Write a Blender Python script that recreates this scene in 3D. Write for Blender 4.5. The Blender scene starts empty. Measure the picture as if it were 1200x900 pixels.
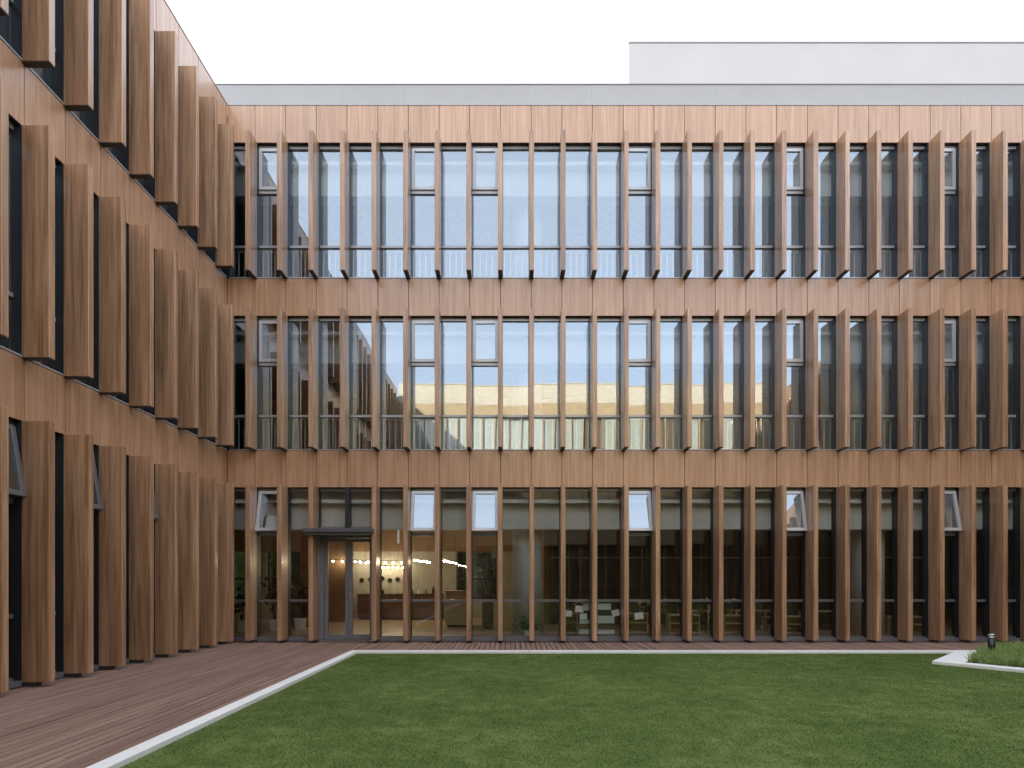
import bpy, bmesh, math, random
import numpy as np
from mathutils import Vector, Matrix

random.seed(7)
C = bpy.context.scene
COL = C.collection
R = math.radians

# ------------------------------------------------------------------ camera
EYE, D, F = 1.45, 13.40, 670.0
cam_d = bpy.data.cameras.new('camera')
cam = bpy.data.objects.new('camera', cam_d)
COL.objects.link(cam)
cam.location = (0, 0, EYE)
cam.rotation_euler = (R(90), 0, 0)
cam_d.sensor_width = 36.0
cam_d.lens = 36.0 * F / 1200.0
cam_d.shift_y = (679 - 450) / 1200.0
cam_d.shift_x = 0.0
cam_d.clip_start = 0.05
cam_d.clip_end = 3000
C.camera = cam

# ------------------------------------------------------------------ light
SUN_EL, SUN_AZ = 16.5, -22.0           # azimuth clockwise from +Y
world = bpy.data.worlds.new("World")
C.world = world
world.use_nodes = True
wn = world.node_tree
for n in list(wn.nodes):
    wn.nodes.remove(n)
out = wn.nodes.new('ShaderNodeOutputWorld')
bg = wn.nodes.new('ShaderNodeBackground')
sky = wn.nodes.new('ShaderNodeTexSky')
sky.sky_type = 'NISHITA'
sky.sun_disc = False
sky.sun_elevation = R(SUN_EL)
sky.sun_rotation = R(SUN_AZ)
sky.altitude = 50
sky.air_density = 1.0
sky.dust_density = 1.6
sky.ozone_density = 2.0
bg.inputs['Strength'].default_value = 0.06
veil = wn.nodes.new('ShaderNodeMix'); veil.data_type = 'RGBA'; veil.blend_type = 'ADD'     # thin even high haze over the whole sky
veil.inputs[0].default_value = 1.0
veil.inputs[7].default_value = (8.4, 8.65, 9.1, 1.0)
wn.links.new(sky.outputs[0], veil.inputs[6])
wn.links.new(veil.outputs[2], bg.inputs['Color'])
wn.links.new(bg.outputs[0], out.inputs['Surface'])

sl = bpy.data.lights.new('sun', 'SUN')
sl.energy = 3.8
sl.angle = R(0.53)
sl.color = (1.0, 0.88, 0.72)
sun = bpy.data.objects.new('sun', sl)
COL.objects.link(sun)
sd = Vector((math.sin(R(SUN_AZ)) * math.cos(R(SUN_EL)), math.cos(R(SUN_AZ)) * math.cos(R(SUN_EL)), math.sin(R(SUN_EL))))
sun.rotation_euler = sd.to_track_quat('Z', 'Y').to_euler()

C.view_settings.view_transform = 'Standard'
C.view_settings.look = 'None'
C.view_settings.gamma = 1.0
C.view_settings.exposure = 1.85
C.cycles.max_bounces = 10
C.cycles.transparent_max_bounces = 16
C.cycles.glossy_bounces = 5
C.cycles.caustics_reflective = False
C.cycles.caustics_refractive = False

# ------------------------------------------------------------------ materials
def new_mat(name):
    m = bpy.data.materials.new(name)
    m.use_nodes = True
    nt = m.node_tree
    for n in list(nt.nodes):
        nt.nodes.remove(n)
    o = nt.nodes.new('ShaderNodeOutputMaterial')
    return m, nt, o

def plain(name, col, rough=0.6, metal=0.0, var=0.12, scale=6.0, bump=0.0, spec=0.5, rand=0.0):
    m, nt, o = new_mat(name)
    b = nt.nodes.new('ShaderNodeBsdfPrincipled')
    tc = nt.nodes.new('ShaderNodeTexCoord')
    nz = nt.nodes.new('ShaderNodeTexNoise')
    nz.inputs['Scale'].default_value = scale
    nz.inputs['Detail'].default_value = 6
    rp = nt.nodes.new('ShaderNodeValToRGB')
    rp.color_ramp.elements[0].position = 0.3
    rp.color_ramp.elements[1].position = 0.7
    rp.color_ramp.elements[0].color = tuple(c * (1 - var) for c in col) + (1,)
    rp.color_ramp.elements[1].color = tuple(c * (1 + var) for c in col) + (1,)
    nt.links.new(tc.outputs['Object'], nz.inputs['Vector'])
    nt.links.new(nz.outputs['Fac'], rp.inputs['Fac'])
    src = rp.outputs['Color']
    if rand:
        oi = nt.nodes.new('ShaderNodeObjectInfo')
        mr = nt.nodes.new('ShaderNodeMapRange')
        mr.inputs['To Min'].default_value = 1 - rand
        mr.inputs['To Max'].default_value = 1 + rand
        nt.links.new(oi.outputs['Random'], mr.inputs['Value'])
        hs = nt.nodes.new('ShaderNodeHueSaturation')
        nt.links.new(mr.outputs[0], hs.inputs['Value'])
        nt.links.new(src, hs.inputs['Color'])
        src = hs.outputs['Color']
    nt.links.new(src, b.inputs['Base Color'])
    b.inputs['Roughness'].default_value = rough
    b.inputs['Metallic'].default_value = metal
    b.inputs['Specular IOR Level'].default_value = spec
    if bump:
        bp = nt.nodes.new('ShaderNodeBump')
        bp.inputs['Strength'].default_value = bump
        bp.inputs['Distance'].default_value = 0.01
        nt.links.new(nz.outputs['Fac'], bp.inputs['Height'])
        nt.links.new(bp.outputs[0], b.inputs['Normal'])
    nt.links.new(b.outputs[0], o.inputs['Surface'])
    return m

def wood(name, dark, mid, light, rough=0.42, axis='z', rand=0.14, spec=0.5, coarse=7.0, fine=60.0, bump=0.15, coat=0.0, coat_ior=1.5, half=0.10):
    """streaky timber veneer, grain along one object axis; each object gets its own piece of grain"""
    m, nt, o = new_mat(name)
    L = nt.links.new
    b = nt.nodes.new('ShaderNodeBsdfPrincipled')
    tc = nt.nodes.new('ShaderNodeTexCoord')
    oi = nt.nodes.new('ShaderNodeObjectInfo')
    mul = nt.nodes.new('ShaderNodeMath'); mul.operation = 'MULTIPLY'
    mul.inputs[1].default_value = 57.3
    L(oi.outputs['Random'], mul.inputs[0])
    comb = nt.nodes.new('ShaderNodeCombineXYZ')
    for i in range(3):
        L(mul.outputs[0], comb.inputs[i])
    add = nt.nodes.new('ShaderNodeVectorMath'); add.operation = 'ADD'
    L(tc.outputs['Object'], add.inputs[0]); L(comb.outputs[0], add.inputs[1])
    def noise(s_cross, s_along, detail, dist=0.0):
        mp = nt.nodes.new('ShaderNodeMapping')
        sc = [s_cross] * 3
        sc['xyz'.index(axis)] = s_along
        mp.inputs['Scale'].default_value = sc
        L(add.outputs[0], mp.inputs['Vector'])
        nz = nt.nodes.new('ShaderNodeTexNoise')
        nz.inputs['Scale'].default_value = 1.0
        nz.inputs['Detail'].default_value = detail
        nz.inputs['Roughness'].default_value = 0.6
        nz.inputs['Distortion'].default_value = dist
        L(mp.outputs[0], nz.inputs['Vector'])
        return nz.outputs['Fac']
    a = noise(coarse, 0.35, 3, 0.6)
    f = noise(fine, 1.1, 5, 0.4)
    g = noise(22.0, 0.7, 4, 1.2)
    def madd(x, k, y=None, c=0.0):
        n = nt.nodes.new('ShaderNodeMath'); n.operation = 'MULTIPLY_ADD'
        L(x, n.inputs[0]); n.inputs[1].default_value = k
        if y is None: n.inputs[2].default_value = c
        else: L(y, n.inputs[2])
        return n.outputs[0]
    s = madd(a, 0.40, None, 0.0)
    s = madd(g, 0.38, s)
    s = madd(f, 0.22, s)
    rp = nt.nodes.new('ShaderNodeValToRGB')
    e = rp.color_ramp.elements
    e[0].position = 0.5 - half; e[0].color = tuple(dark) + (1,)
    e[1].position = 0.5 + half; e[1].color = tuple(light) + (1,)
    k = e.new(0.5); k.color = tuple(mid) + (1,)
    L(s, rp.inputs['Fac'])
    mr = nt.nodes.new('ShaderNodeMapRange')
    mr.inputs['To Min'].default_value = 1 - rand
    mr.inputs['To Max'].default_value = 1 + rand
    L(oi.outputs['Random'], mr.inputs['Value'])
    hs = nt.nodes.new('ShaderNodeHueSaturation')
    L(mr.outputs[0], hs.inputs['Value'])
    L(rp.outputs['Color'], hs.inputs['Color'])
    L(hs.outputs['Color'], b.inputs['Base Color'])
    rr = nt.nodes.new('ShaderNodeMapRange')
    rr.inputs['To Min'].default_value = rough - 0.07
    rr.inputs['To Max'].default_value = rough + 0.1
    L(f, rr.inputs['Value']); L(rr.outputs[0], b.inputs['Roughness'])
    b.inputs['Specular IOR Level'].default_value = spec
    b.inputs['Coat Weight'].default_value = coat
    b.inputs['Coat Roughness'].default_value = 0.2
    b.inputs['Coat IOR'].default_value = coat_ior
    bp = nt.nodes.new('ShaderNodeBump')
    bp.inputs['Strength'].default_value = bump
    bp.inputs['Distance'].default_value = 0.002
    L(f, bp.inputs['Height']); L(bp.outputs[0], b.inputs['Normal'])
    L(b.outputs[0], o.inputs['Surface'])
    return m

def glass_mat(name, refl=0.22, tint=(0.80, 0.84, 0.84), gcol=(0.90, 0.95, 1.0)):
    m, nt, o = new_mat(name)
    L = nt.links.new
    tr = nt.nodes.new('ShaderNodeBsdfTransparent'); tr.inputs[0].default_value = tint + (1,)
    gl = nt.nodes.new('ShaderNodeBsdfGlossy'); gl.inputs['Color'].default_value = gcol + (1,)
    gl.inputs['Roughness'].default_value = 0.0
    tc = nt.nodes.new('ShaderNodeTexCoord')
    nz = nt.nodes.new('ShaderNodeTexNoise'); nz.inputs['Scale'].default_value = 0.9
    nz.inputs['Detail'].default_value = 1
    bp = nt.nodes.new('ShaderNodeBump'); bp.inputs['Strength'].default_value = 0.03; bp.inputs['Distance'].default_value = 0.05
    L(tc.outputs['Object'], nz.inputs['Vector']); L(nz.outputs['Fac'], bp.inputs['Height']); L(bp.outputs[0], gl.inputs['Normal'])
    lw = nt.nodes.new('ShaderNodeLayerWeight'); lw.inputs['Blend'].default_value = 0.5
    pw = nt.nodes.new('ShaderNodeMath'); pw.operation = 'POWER'; pw.inputs[1].default_value = 4.0
    L(lw.outputs['Facing'], pw.inputs[0])
    ma = nt.nodes.new('ShaderNodeMath'); ma.operation = 'MULTIPLY_ADD'
    ma.inputs[1].default_value = 1 - refl; ma.inputs[2].default_value = refl
    L(pw.outputs[0], ma.inputs[0])
    mx = nt.nodes.new('ShaderNodeMixShader')
    L(ma.outputs[0], mx.inputs[0]); L(tr.outputs[0], mx.inputs[1]); L(gl.outputs[0], mx.inputs[2])
    L(mx.outputs[0], o.inputs['Surface'])
    return m

def emit(name, col, s):
    m, nt, o = new_mat(name)
    e = nt.nodes.new('ShaderNodeEmission')
    e.inputs[0].default_value = col + (1,); e.inputs[1].default_value = s
    nt.links.new(e.outputs[0], o.inputs['Surface'])
    return m

def patchy(name, a, b_, c, scale=1.0, rough=0.8, world_pos=True, fine=30.0, transl=0.0):
    m, nt, o = new_mat(name)
    L = nt.links.new
    b = nt.nodes.new('ShaderNodeBsdfPrincipled')
    ge = nt.nodes.new('ShaderNodeNewGeometry')
    n1 = nt.nodes.new('ShaderNodeTexNoise'); n1.inputs['Scale'].default_value = scale; n1.inputs['Detail'].default_value = 5
    n2 = nt.nodes.new('ShaderNodeTexNoise'); n2.inputs['Scale'].default_value = fine; n2.inputs['Detail'].default_value = 3
    L(ge.outputs['Position'], n1.inputs['Vector']); L(ge.outputs['Position'], n2.inputs['Vector'])
    mx = nt.nodes.new('ShaderNodeMath'); mx.operation = 'MULTIPLY_ADD'; mx.inputs[1].default_value = 0.5
    ad = nt.nodes.new('ShaderNodeMath'); ad.operation = 'MULTIPLY'; ad.inputs[1].default_value = 0.5
    L(n2.outputs['Fac'], ad.inputs[0]); L(n1.outputs['Fac'], mx.inputs[0]); L(ad.outputs[0], mx.inputs[2])
    rp = nt.nodes.new('ShaderNodeValToRGB'); e = rp.color_ramp.elements
    e[0].position = 0.36; e[0].color = a + (1,); e[1].position = 0.64; e[1].color = c + (1,)
    k = e.new(0.5); k.color = b_ + (1,)
    L(mx.outputs[0], rp.inputs['Fac']); L(rp.outputs['Color'], b.inputs['Base Color'])
    b.inputs['Roughness'].default_value = rough
    b.inputs['Specular IOR Level'].default_value = 0.25
    if transl:
        t = nt.nodes.new('ShaderNodeBsdfTranslucent'); L(rp.outputs['Color'], t.inputs['Color'])
        ms = nt.nodes.new('ShaderNodeMixShader'); ms.inputs[0].default_value = transl
        L(b.outputs[0], ms.inputs[1]); L(t.outputs[0], ms.inputs[2]); L(ms.outputs[0], o.inputs['Surface'])
    else:
        L(b.outputs[0], o.inputs['Surface'])
    return m

M = {}
M['fin'] = wood('fin_timber', (0.24, 0.13, 0.072), (0.40, 0.23, 0.132), (0.54, 0.34, 0.215), rough=0.42, coat=0.6, rand=0.09, fine=75.0)
M['panel'] = wood('panel_timber', (0.37, 0.20, 0.112), (0.47, 0.272, 0.162), (0.56, 0.345, 0.218), rough=0.36, coarse=11.0, fine=80.0, coat=0.55, rand=0.045, half=0.115)
M['board'] = wood('deck_timber', (0.17, 0.106, 0.08), (0.255, 0.168, 0.132), (0.34, 0.235, 0.188), half=0.13, spec=0.25, rough=0.66, axis='y', rand=0.13, coarse=14, bump=0.4)
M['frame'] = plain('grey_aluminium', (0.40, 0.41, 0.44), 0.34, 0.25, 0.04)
M['sash'] = plain('sash_sky_tone', (0.52, 0.53, 0.56), 0.35, 0.2, 0.03)  # rear sashes, sky reflection lightened into the base colour
M['dimsash'] = plain('sash_dim_copy', (0.17, 0.18, 0.205), 0.4, 0.2, 0.03)  # dim left-wing copy of the sash, no sky reflection in its colour
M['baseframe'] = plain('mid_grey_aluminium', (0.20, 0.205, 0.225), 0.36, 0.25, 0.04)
M['mullion'] = plain('dark_anodised', (0.022, 0.024, 0.030), 0.45, 0.0, 0.05)
M['darkframe'] = plain('dark_gap', (0.035, 0.037, 0.042), 0.6, 0, 0.1)
M['glass'] = glass_mat('coated_glass', 0.18, (0.90, 0.92, 0.92), (0.82, 0.91, 1.0))
M['groundglass'] = glass_mat('clearer_glass', 0.05, (0.93, 0.94, 0.93))
M['parapet'] = plain('grey_metal_sheet', (0.37, 0.355, 0.345), 0.5, 0.0, 0.05, 1.2, rand=0.02)
M['block'] = plain('pale_grey_render', (0.525, 0.495, 0.485), 0.7, 0, 0.03, 0.8, rand=0.01)
M['concrete'] = plain('pale_concrete', (0.60, 0.62, 0.65), 0.8, 0, 0.08, 3, 0.1)
M['kerb'] = plain('white_stone', (0.80, 0.81, 0.82), 0.6, 0, 0.05, 9, 0.05, rand=0.03)
M['canopy'] = plain('canopy_metal', (0.13, 0.14, 0.155), 0.4, 0.4, 0.05)
M['steel'] = plain('brushed_steel', (0.6, 0.6, 0.6), 0.28, 0.9, 0.03)
M['roof'] = plain('roof_membrane', (0.30, 0.30, 0.30), 0.9)
M['white'] = plain('white_paint', (0.70, 0.71, 0.70), 0.6, 0, 0.03)
M['ceiling'] = plain('ceiling_paint', (0.42, 0.40, 0.37), 0.7)
M['brownwall'] = plain('brown_plaster', (0.27, 0.17, 0.10), 0.7, 0, 0.1, 2)
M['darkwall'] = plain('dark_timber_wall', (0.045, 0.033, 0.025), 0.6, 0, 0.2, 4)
M['greywall'] = plain('warm_grey_wall', (0.42, 0.40, 0.34), 0.75)
M['floor'] = plain('oak_floor', (0.42, 0.29, 0.175), 0.35, 0, 0.12, 3)
M['ply'] = wood('oak_furniture', (0.36, 0.25, 0.14), (0.47, 0.34, 0.20), (0.56, 0.42, 0.27), rough=0.45, axis='x')
M['dkwood'] = wood('walnut_furniture', (0.06, 0.032, 0.02), (0.10, 0.055, 0.034), (0.14, 0.08, 0.05), rough=0.45, axis='x')
M['black'] = plain('black_metal', (0.018, 0.019, 0.021), 0.35, 0.2, 0.1)
M['paper'] = plain('white_paper', (0.80, 0.82, 0.80), 0.8, 0, 0.02)
M['papergreen'] = plain('pale_paper', (0.52, 0.60, 0.58), 0.8, 0, 0.03)
M['bulb'] = emit('warm_bulb', (1.0, 0.80, 0.52), 50.0)
M['soil'] = plain('soil', (0.045, 0.033, 0.024), 0.95, 0, 0.3, 12, 0.5)
M['turf'] = patchy('turf_soil', (0.072, 0.120, 0.025), (0.10, 0.152, 0.036), (0.15, 0.20, 0.06), 0.7, fine=4.0)
M['grass'] = patchy('turf_blades', (0.075, 0.128, 0.025), (0.107, 0.164, 0.038), (0.172, 0.222, 0.068), 0.7, 0.6, fine=4.0, transl=0.62)
M['leaf'] = patchy('ground_cover_leaf', (0.17, 0.27, 0.085), (0.30, 0.42, 0.145), (0.47, 0.56, 0.25), 2.5, 0.5, fine=14.0, transl=0.4)
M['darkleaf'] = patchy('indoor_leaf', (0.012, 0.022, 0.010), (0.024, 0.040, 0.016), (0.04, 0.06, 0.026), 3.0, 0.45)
M['hedge'] = patchy('hedge_leaf', (0.05, 0.085, 0.03), (0.08, 0.13, 0.045), (0.12, 0.17, 0.06), 2.0, 0.6)
M['yellow'] = plain('yellow_flower', (0.62, 0.58, 0.16), 0.6)
M['red'] = plain('red_brown_paint', (0.20, 0.05, 0.03), 0.5)
M['cream'] = plain('cream_render', (0.66, 0.58, 0.46), 0.75, 0, 0.04, 1.0)
M['gold'] = plain('golden_timber', (0.50, 0.36, 0.20), 0.6, 0, 0.10, 3.0)
M['blind'] = plain('white_roller_blind', (0.72, 0.70, 0.64), 0.8, 0, 0.04)
M['pave'] = plain('courtyard_gravel', (0.16, 0.14, 0.12), 0.9, 0, 0.15, 8)
M['clearglass'] = glass_mat('clear_glass', 0.06, (0.93, 0.95, 0.94), (1, 1, 1))

# ------------------------------------------------------------------ mesh helpers
class MB:
    def __init__(s): s.v = []; s.f = []; s.m = []
    def box(s, x0, x1, y0, y1, z0, z1, mi=0, mat=None):
        n = len(s.v)
        p = [(x0, y0, z0), (x1, y0, z0), (x1, y1, z0), (x0, y1, z0), (x0, y0, z1), (x1, y0, z1), (x1, y1, z1), (x0, y1, z1)]
        if mat is not None: p = [tuple(mat @ Vector(q)) for q in p]
        s.v += p
        s.f += [(n, n + 3, n + 2, n + 1), (n + 4, n + 5, n + 6, n + 7), (n, n + 1, n + 5, n + 4), (n + 1, n + 2, n + 6, n + 5), (n + 2, n + 3, n + 7, n + 6), (n + 3, n, n + 4, n + 7)]
        s.m += [mi] * 6
        return s
    def tube(s, p0, p1, r0, r1=None, seg=10, mi=0):
        r1 = r0 if r1 is None else r1
        p0, p1 = Vector(p0), Vector(p1)
        q = (p1 - p0).to_track_quat('Z', 'Y')
        n = len(s.v)
        for p, r in ((p0, r0), (p1, r1)):
            for i in range(seg):
                a = 2 * math.pi * i / seg
                s.v.append(tuple(p + q @ Vector((r * math.cos(a), r * math.sin(a), 0))))
        for i in range(seg):
            j = (i + 1) % seg
            s.f.append((n + i, n + j, n + seg + j, n + seg + i)); s.m.append(mi)
        s.f.append(tuple(n + i for i in reversed(range(seg)))); s.m.append(mi)
        s.f.append(tuple(n + seg + i for i in range(seg))); s.m.append(mi)
        return s
    def prism(s, pts, z0, z1, mi=0):
        n = len(s.v); k = len(pts)
        s.v += [(x, y, z0) for x, y in pts] + [(x, y, z1) for x, y in pts]
        s.f.append(tuple(n + i for i in reversed(range(k)))); s.m.append(mi)
        s.f.append(tuple(n + k + i for i in range(k))); s.m.append(mi)
        for i in range(k):
            j = (i + 1) % k
            s.f.append((n + i, n + j, n + k + j, n + k + i)); s.m.append(mi)
        return s
    def mesh(s, name, mats, bevel=0.0, smooth=False):
        me = bpy.data.meshes.new(name)
        me.from_pydata(s.v, [], s.f)
        if not isinstance(mats, (list, tuple)): mats = [mats]
        for m in mats: me.materials.append(m)
        me.polygons.foreach_set('material_index', s.m)
        if bevel or smooth:
            bm = bmesh.new(); bm.from_mesh(me)
            if bevel:
                bmesh.ops.bevel(bm, geom=list(bm.edges), offset=bevel, segments=1, affect='EDGES', profile=0.5)
            if smooth:
                for f in bm.faces: f.smooth = len(f.verts) == 4
            bm.to_mesh(me); bm.free()
        me.update()
        return me

def link(name, me, parent=None, loc=(0, 0, 0), rz=0.0, rx=0.0):
    o = bpy.data.objects.new(name, me)
    COL.objects.link(o)
    o.location = loc
    o.rotation_euler = (rx, 0, rz)
    if parent is not None: o.parent = parent
    return o

def tag(o, label=None, cat=None, group=None, kind=None):
    if label: o['label'] = label
    if cat: o['category'] = cat
    if group: o['group'] = group
    if kind: o['kind'] = kind
    return o

def thing(name, label, cat, loc=(0, 0, 0), rz=0.0, group=None):
    o = bpy.data.objects.new(name, None)
    COL.objects.link(o)
    o.location = loc; o.rotation_euler = (0, 0, rz)
    o.empty_display_size = 0.3
    return tag(o, label, cat, group)

def kids(o): return [c for c in COL.objects if c.parent == o]
def copy_tree(o, parent=None):
    c = o.copy(); COL.objects.link(c)
    if parent is not None: c.parent = parent
    for ch in [k for k in o.children]: copy_tree(ch, c)
    return c

def Z(py): return EYE + (679 - py) * 0.02        # height on the rear facade plane, metres

# ------------------------------------------------------------------ facade system
MOD = 0.7194
ROWS = [(0.0, Z(571), Z(704)), (Z(528), Z(370), Z(486)), (Z(326.5), Z(167), Z(286))]   # bottom, top, transom
BANDS = [(Z(571), Z(528)), (Z(370), Z(326.5)), (Z(167), Z(123.5))]
FIN_D, FIN_T, REC = 0.38, 0.105, 0.15
_cache = {}

def fin_mesh(row):
    k = ('fin', row)
    if k not in _cache:
        z0, z1, _ = ROWS[row]
        b0 = 0.05 if row == 0 else 0.0
        mb = MB().box(-FIN_T / 2, FIN_T / 2, -FIN_D, -0.004, 0.0 + b0, z1 - z0 - 0.004)
        _cache[k] = mb.mesh('fin', M['fin'], bevel=0.005)
    return _cache[k]

def foot_mesh():
    if 'foot' not in _cache:
        _cache['foot'] = MB().box(-0.045, 0.045, -0.20, -0.014, 0.0, 0.048).mesh('foot', M['darkframe'])
    return _cache['foot']

def cap_mesh():
    if 'cap' not in _cache:
        _cache['cap'] = MB().box(-FIN_T / 2 + 0.004, FIN_T / 2 - 0.004, -FIN_D + 0.004, -0.008, -0.012, -0.0005).mesh('end_cap', M['darkframe'])
    return _cache['cap']

def panel_mesh(band, w):
    k = ('panel', band, round(w, 3))
    if k not in _cache:
        z0, z1 = BANDS[band]
        g = 0.006
        _cache[k] = MB().box(-w / 2 + g, w / 2 - g, 0.0, 0.018, 0.0, z1 - z0).mesh('cladding_panel', M['panel'], bevel=0.002)
    return _cache[k]

def frame_mesh(row, w, vent, top_only=False):
    k = ('frame', row, round(w, 3), vent, top_only)
    if k not in _cache:
        z0, z1, zt = ROWS[row]
        H = z1 - z0; T = zt - z0
        mb = MB(); a = w / 2; s = 0.05
        ya, yb = REC - 0.045, REC + 0.05
        hb = H - 0.002
        bot = 0.0
        if top_only: bot = Z(619) - z0
        mb.box(-a, -a + s, 0.001, yb, bot, hb, 1); mb.box(a - s, a, 0.001, yb, bot, hb, 1)
        mb.box(-a + s, a - s, ya, yb, H - 0.075, hb)                  # head
        if top_only:
            mb.box(-a + s, a - s, ya, yb, bot, bot + 0.05)
        else:
            sb = 0.11 if row == 0 else 0.055
            mb.box(-a + s, a - s, ya, yb, 0.0, sb)                    # sill rail
            mb.box(-a + s, a - s, -0.012, ya - 0.002, 0.004 if row else 0.0, 0.03 if row else 0.075)      # sill sheet
            mb.box(-a + s, a - s, ya + 0.003, yb - 0.003, T - 0.028, T + 0.028)   # transom
            if vent:
                vb = H - 1.13
                mb.box(-a + s, a - s, ya + 0.002, yb - 0.002, vb, vb + 0.075)
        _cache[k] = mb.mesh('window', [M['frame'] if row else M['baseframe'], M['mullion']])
    return _cache[k]

def pane_mesh(x0, x1, z0, z1, mat='glass'):
    k = ('pane', round(x1 - x0, 3), round(z1 - z0, 3), mat)
    if k not in _cache:
        w, h = (x1 - x0) / 2, (z1 - z0)
        _cache[k] = MB().box(-w, w, -0.004, 0.004, 0, h).mesh('pane', M[mat])
    return _cache[k]

def sash_mesh(w, h, mat='sash'):
    k = ('sash', round(w, 3), round(h, 3), mat)
    if k not in _cache:
        mb = MB(); a = w / 2; t = 0.075
        mb.box(-a, -a + t, -0.03, 0.03, -h, 0); mb.box(a - t, a, -0.03, 0.03, -h, 0)
        mb.box(-a + t, a - t, -0.03, 0.03, -t, 0); mb.box(-a + t, a - t, -0.03, 0.03, -h, -h + t)
        _cache[k] = mb.mesh('sash', M[mat], bevel=0.004)
    return _cache[k]

def add_window(root, row, xc, w, vent=False, angle=0.0, top_only=False):
    z0, z1, zt = ROWS[row]; H = z1 - z0; T = zt - z0
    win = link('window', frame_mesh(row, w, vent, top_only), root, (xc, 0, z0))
    a = w / 2 - 0.05
    gm_ = 'groundglass' if row == 0 else 'glass'
    if top_only:
        b = Z(619) - z0 + 0.05
        link('pane', pane_mesh(-a, a, b, H - 0.075, gm_), win, (0, REC, b))
        return win
    sb = 0.11 if row == 0 else 0.055
    link('pane', pane_mesh(-a, a, sb, T - 0.028, gm_), win, (0, REC, sb))
    ut = H - 1.13 if vent else H - 0.075
    link('pane', pane_mesh(-a, a, T + 0.028, ut, gm_), win, (0, REC, T + 0.028))
    if vent:
        h = 1.13 - 0.075 - 0.08
        s = link('sash', sash_mesh(2 * a - 0.012, h, 'sash' if root.name == 'school_building' else 'dimsash'), win, (0, REC - 0.048, H - 0.078), rx=-R(angle))
        g = MB().box(-a + 0.081, a - 0.081, -0.004, 0.004, -h + 0.075, -0.075)
        k = ('vpane', round(a, 3), round(h, 3))
        if k not in _cache: _cache[k] = g.mesh('pane', M['glass'])
        link('sash_pane', _cache[k], win, (0, REC - 0.048, H - 0.078), rx=-R(angle))
    return win

def facade(root, joints, bays, vents, skip_fin=(), skip_bay=()):
    """joints: x of fins; bays: (x0, x1); vents: {(row, bay): angle}"""
    for row in range(3):
        z0 = ROWS[row][0]
        for j, x in enumerate(joints):
            if (row, j) in skip_fin: continue
            f = link('fin', fin_mesh(row), root, (x, 0, z0))
            if row == 0: link('foot', foot_mesh(), f)
            else: link('end_cap', cap_mesh(), f)
        for b, (x0, x1) in enumerate(bays):
            if (row, b) not in skip_bay:
                v = vents.get((row, b))
                add_window(root, row, (x0 + x1) / 2, x1 - x0, v is not None, v or 0.0)
        zb = BANDS[row]
        for b, (x0, x1) in enumerate(bays):
            link('cladding_panel', panel_mesh(row, x1 - x0), root, ((x0 + x1) / 2, 0, zb[0]))

def band_backing(root, x0, x1, y1=0.40):
    for zb0, zb1 in BANDS:
        mb = MB().box(x0, x1, 0.019, y1, zb0 + 0.006, zb1 - 0.006)
        link('spandrel_wall', mb.mesh('spandrel_wall', M['darkframe']), root)

XL = -6.67           # face of the left wing
XE = 15.6            # face of the right wing
# ---- rear wing ------------------------------------------------------
rear = thing('school_building', 'three-storey wing straight ahead, timber fins, tall bluish windows and entrance door', 'building', (0, D, 0))
J0 = -6.025
joints = [J0 + MOD * k for k in range(0, 30)]
bays = [(XL, J0)] + [(joints[k], joints[k + 1]) for k in range(29)]     # bay b lies left of joint b
vents = {}
for b in (1, 6, 8, 13, 18, 23, 28):
    vents[(0, b)] = 11.5; vents[(1, b)] = 0.0; vents[(2, b)] = 0.0
facade(rear, joints, bays, vents, skip_fin={(0, 3)}, skip_bay={(0, 3), (0, 4)})
for b in (3, 4):
    x0, x1 = bays[b]
    add_window(rear, 0, (x0 + x1) / 2, x1 - x0, top_only=True)
band_backing(rear, XL, XE)

# parapet of grey sheet, set back a little
px = -8.6
for i in range(17):
    w = 1.5
    g = 0.0009
    link('parapet_panel', MB().box(px + g, px + w - g, 0.30, 0.34, Z(125), 13.30).mesh('parapet_panel', M['parapet']), rear) if i == 0 else None
    if i == 0:
        pm = kids(rear)[-1].data
    else:
        link('parapet_panel', pm, rear, (w * i, 0, 0))
link('parapet_wall', MB().box(-8.6, 17.0, 0.345, 0.6, Z(125), 13.29).mesh('parapet_wall', M['parapet']), rear)
link('coping', MB().box(-8.62, 17.0, 0.285, 0.62, 13.305, 13.33).mesh('coping', M['parapet']), rear)
link('roof_flashing', MB().box(XL, XE, -0.012, 0.299, Z(123.5) + 0.002, Z(123.5) + 0.022).mesh('roof_flashing', M['frame']), rear)

# the inside of the rear wing (coordinates local to rear: y = 0 is the cladding face)
HX0, HX1, HY = -11.5, XE - 0.3, 7.2
def rbox(name, x0, x1, y0, y1, z0, z1, mat, bev=0.0): return link(name, MB().box(x0, x1, y0, y1, z0, z1).mesh(name, mat, bevel=bev), rear)
rbox('floor_slab', HX0, HX1, 0.21, HY + 0.2, -0.12, 0.06, M['floor'])
for i, (zb0, zb1) in enumerate(BANDS):
    rbox('floor_slab', HX0, HX1, 0.405, HY + 0.2, zb0 + 0.3, zb1 - 0.1, M['ceiling'])
    rbox('beam', XL - 0.1, HX1, 0.48, 0.82, zb0 - 0.94, zb0 + 0.298, M['white'])
    rbox('blind_box', XL + 0.05, HX1, 0.27, 0.42, zb0 - 0.33, zb0 - 0.25, M['white'])
rbox('roof_slab', -8.6, XE, 0.61, HY + 0.2, Z(123.5) - 0.09, Z(123.5) + 0.15, M['roof'])
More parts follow.
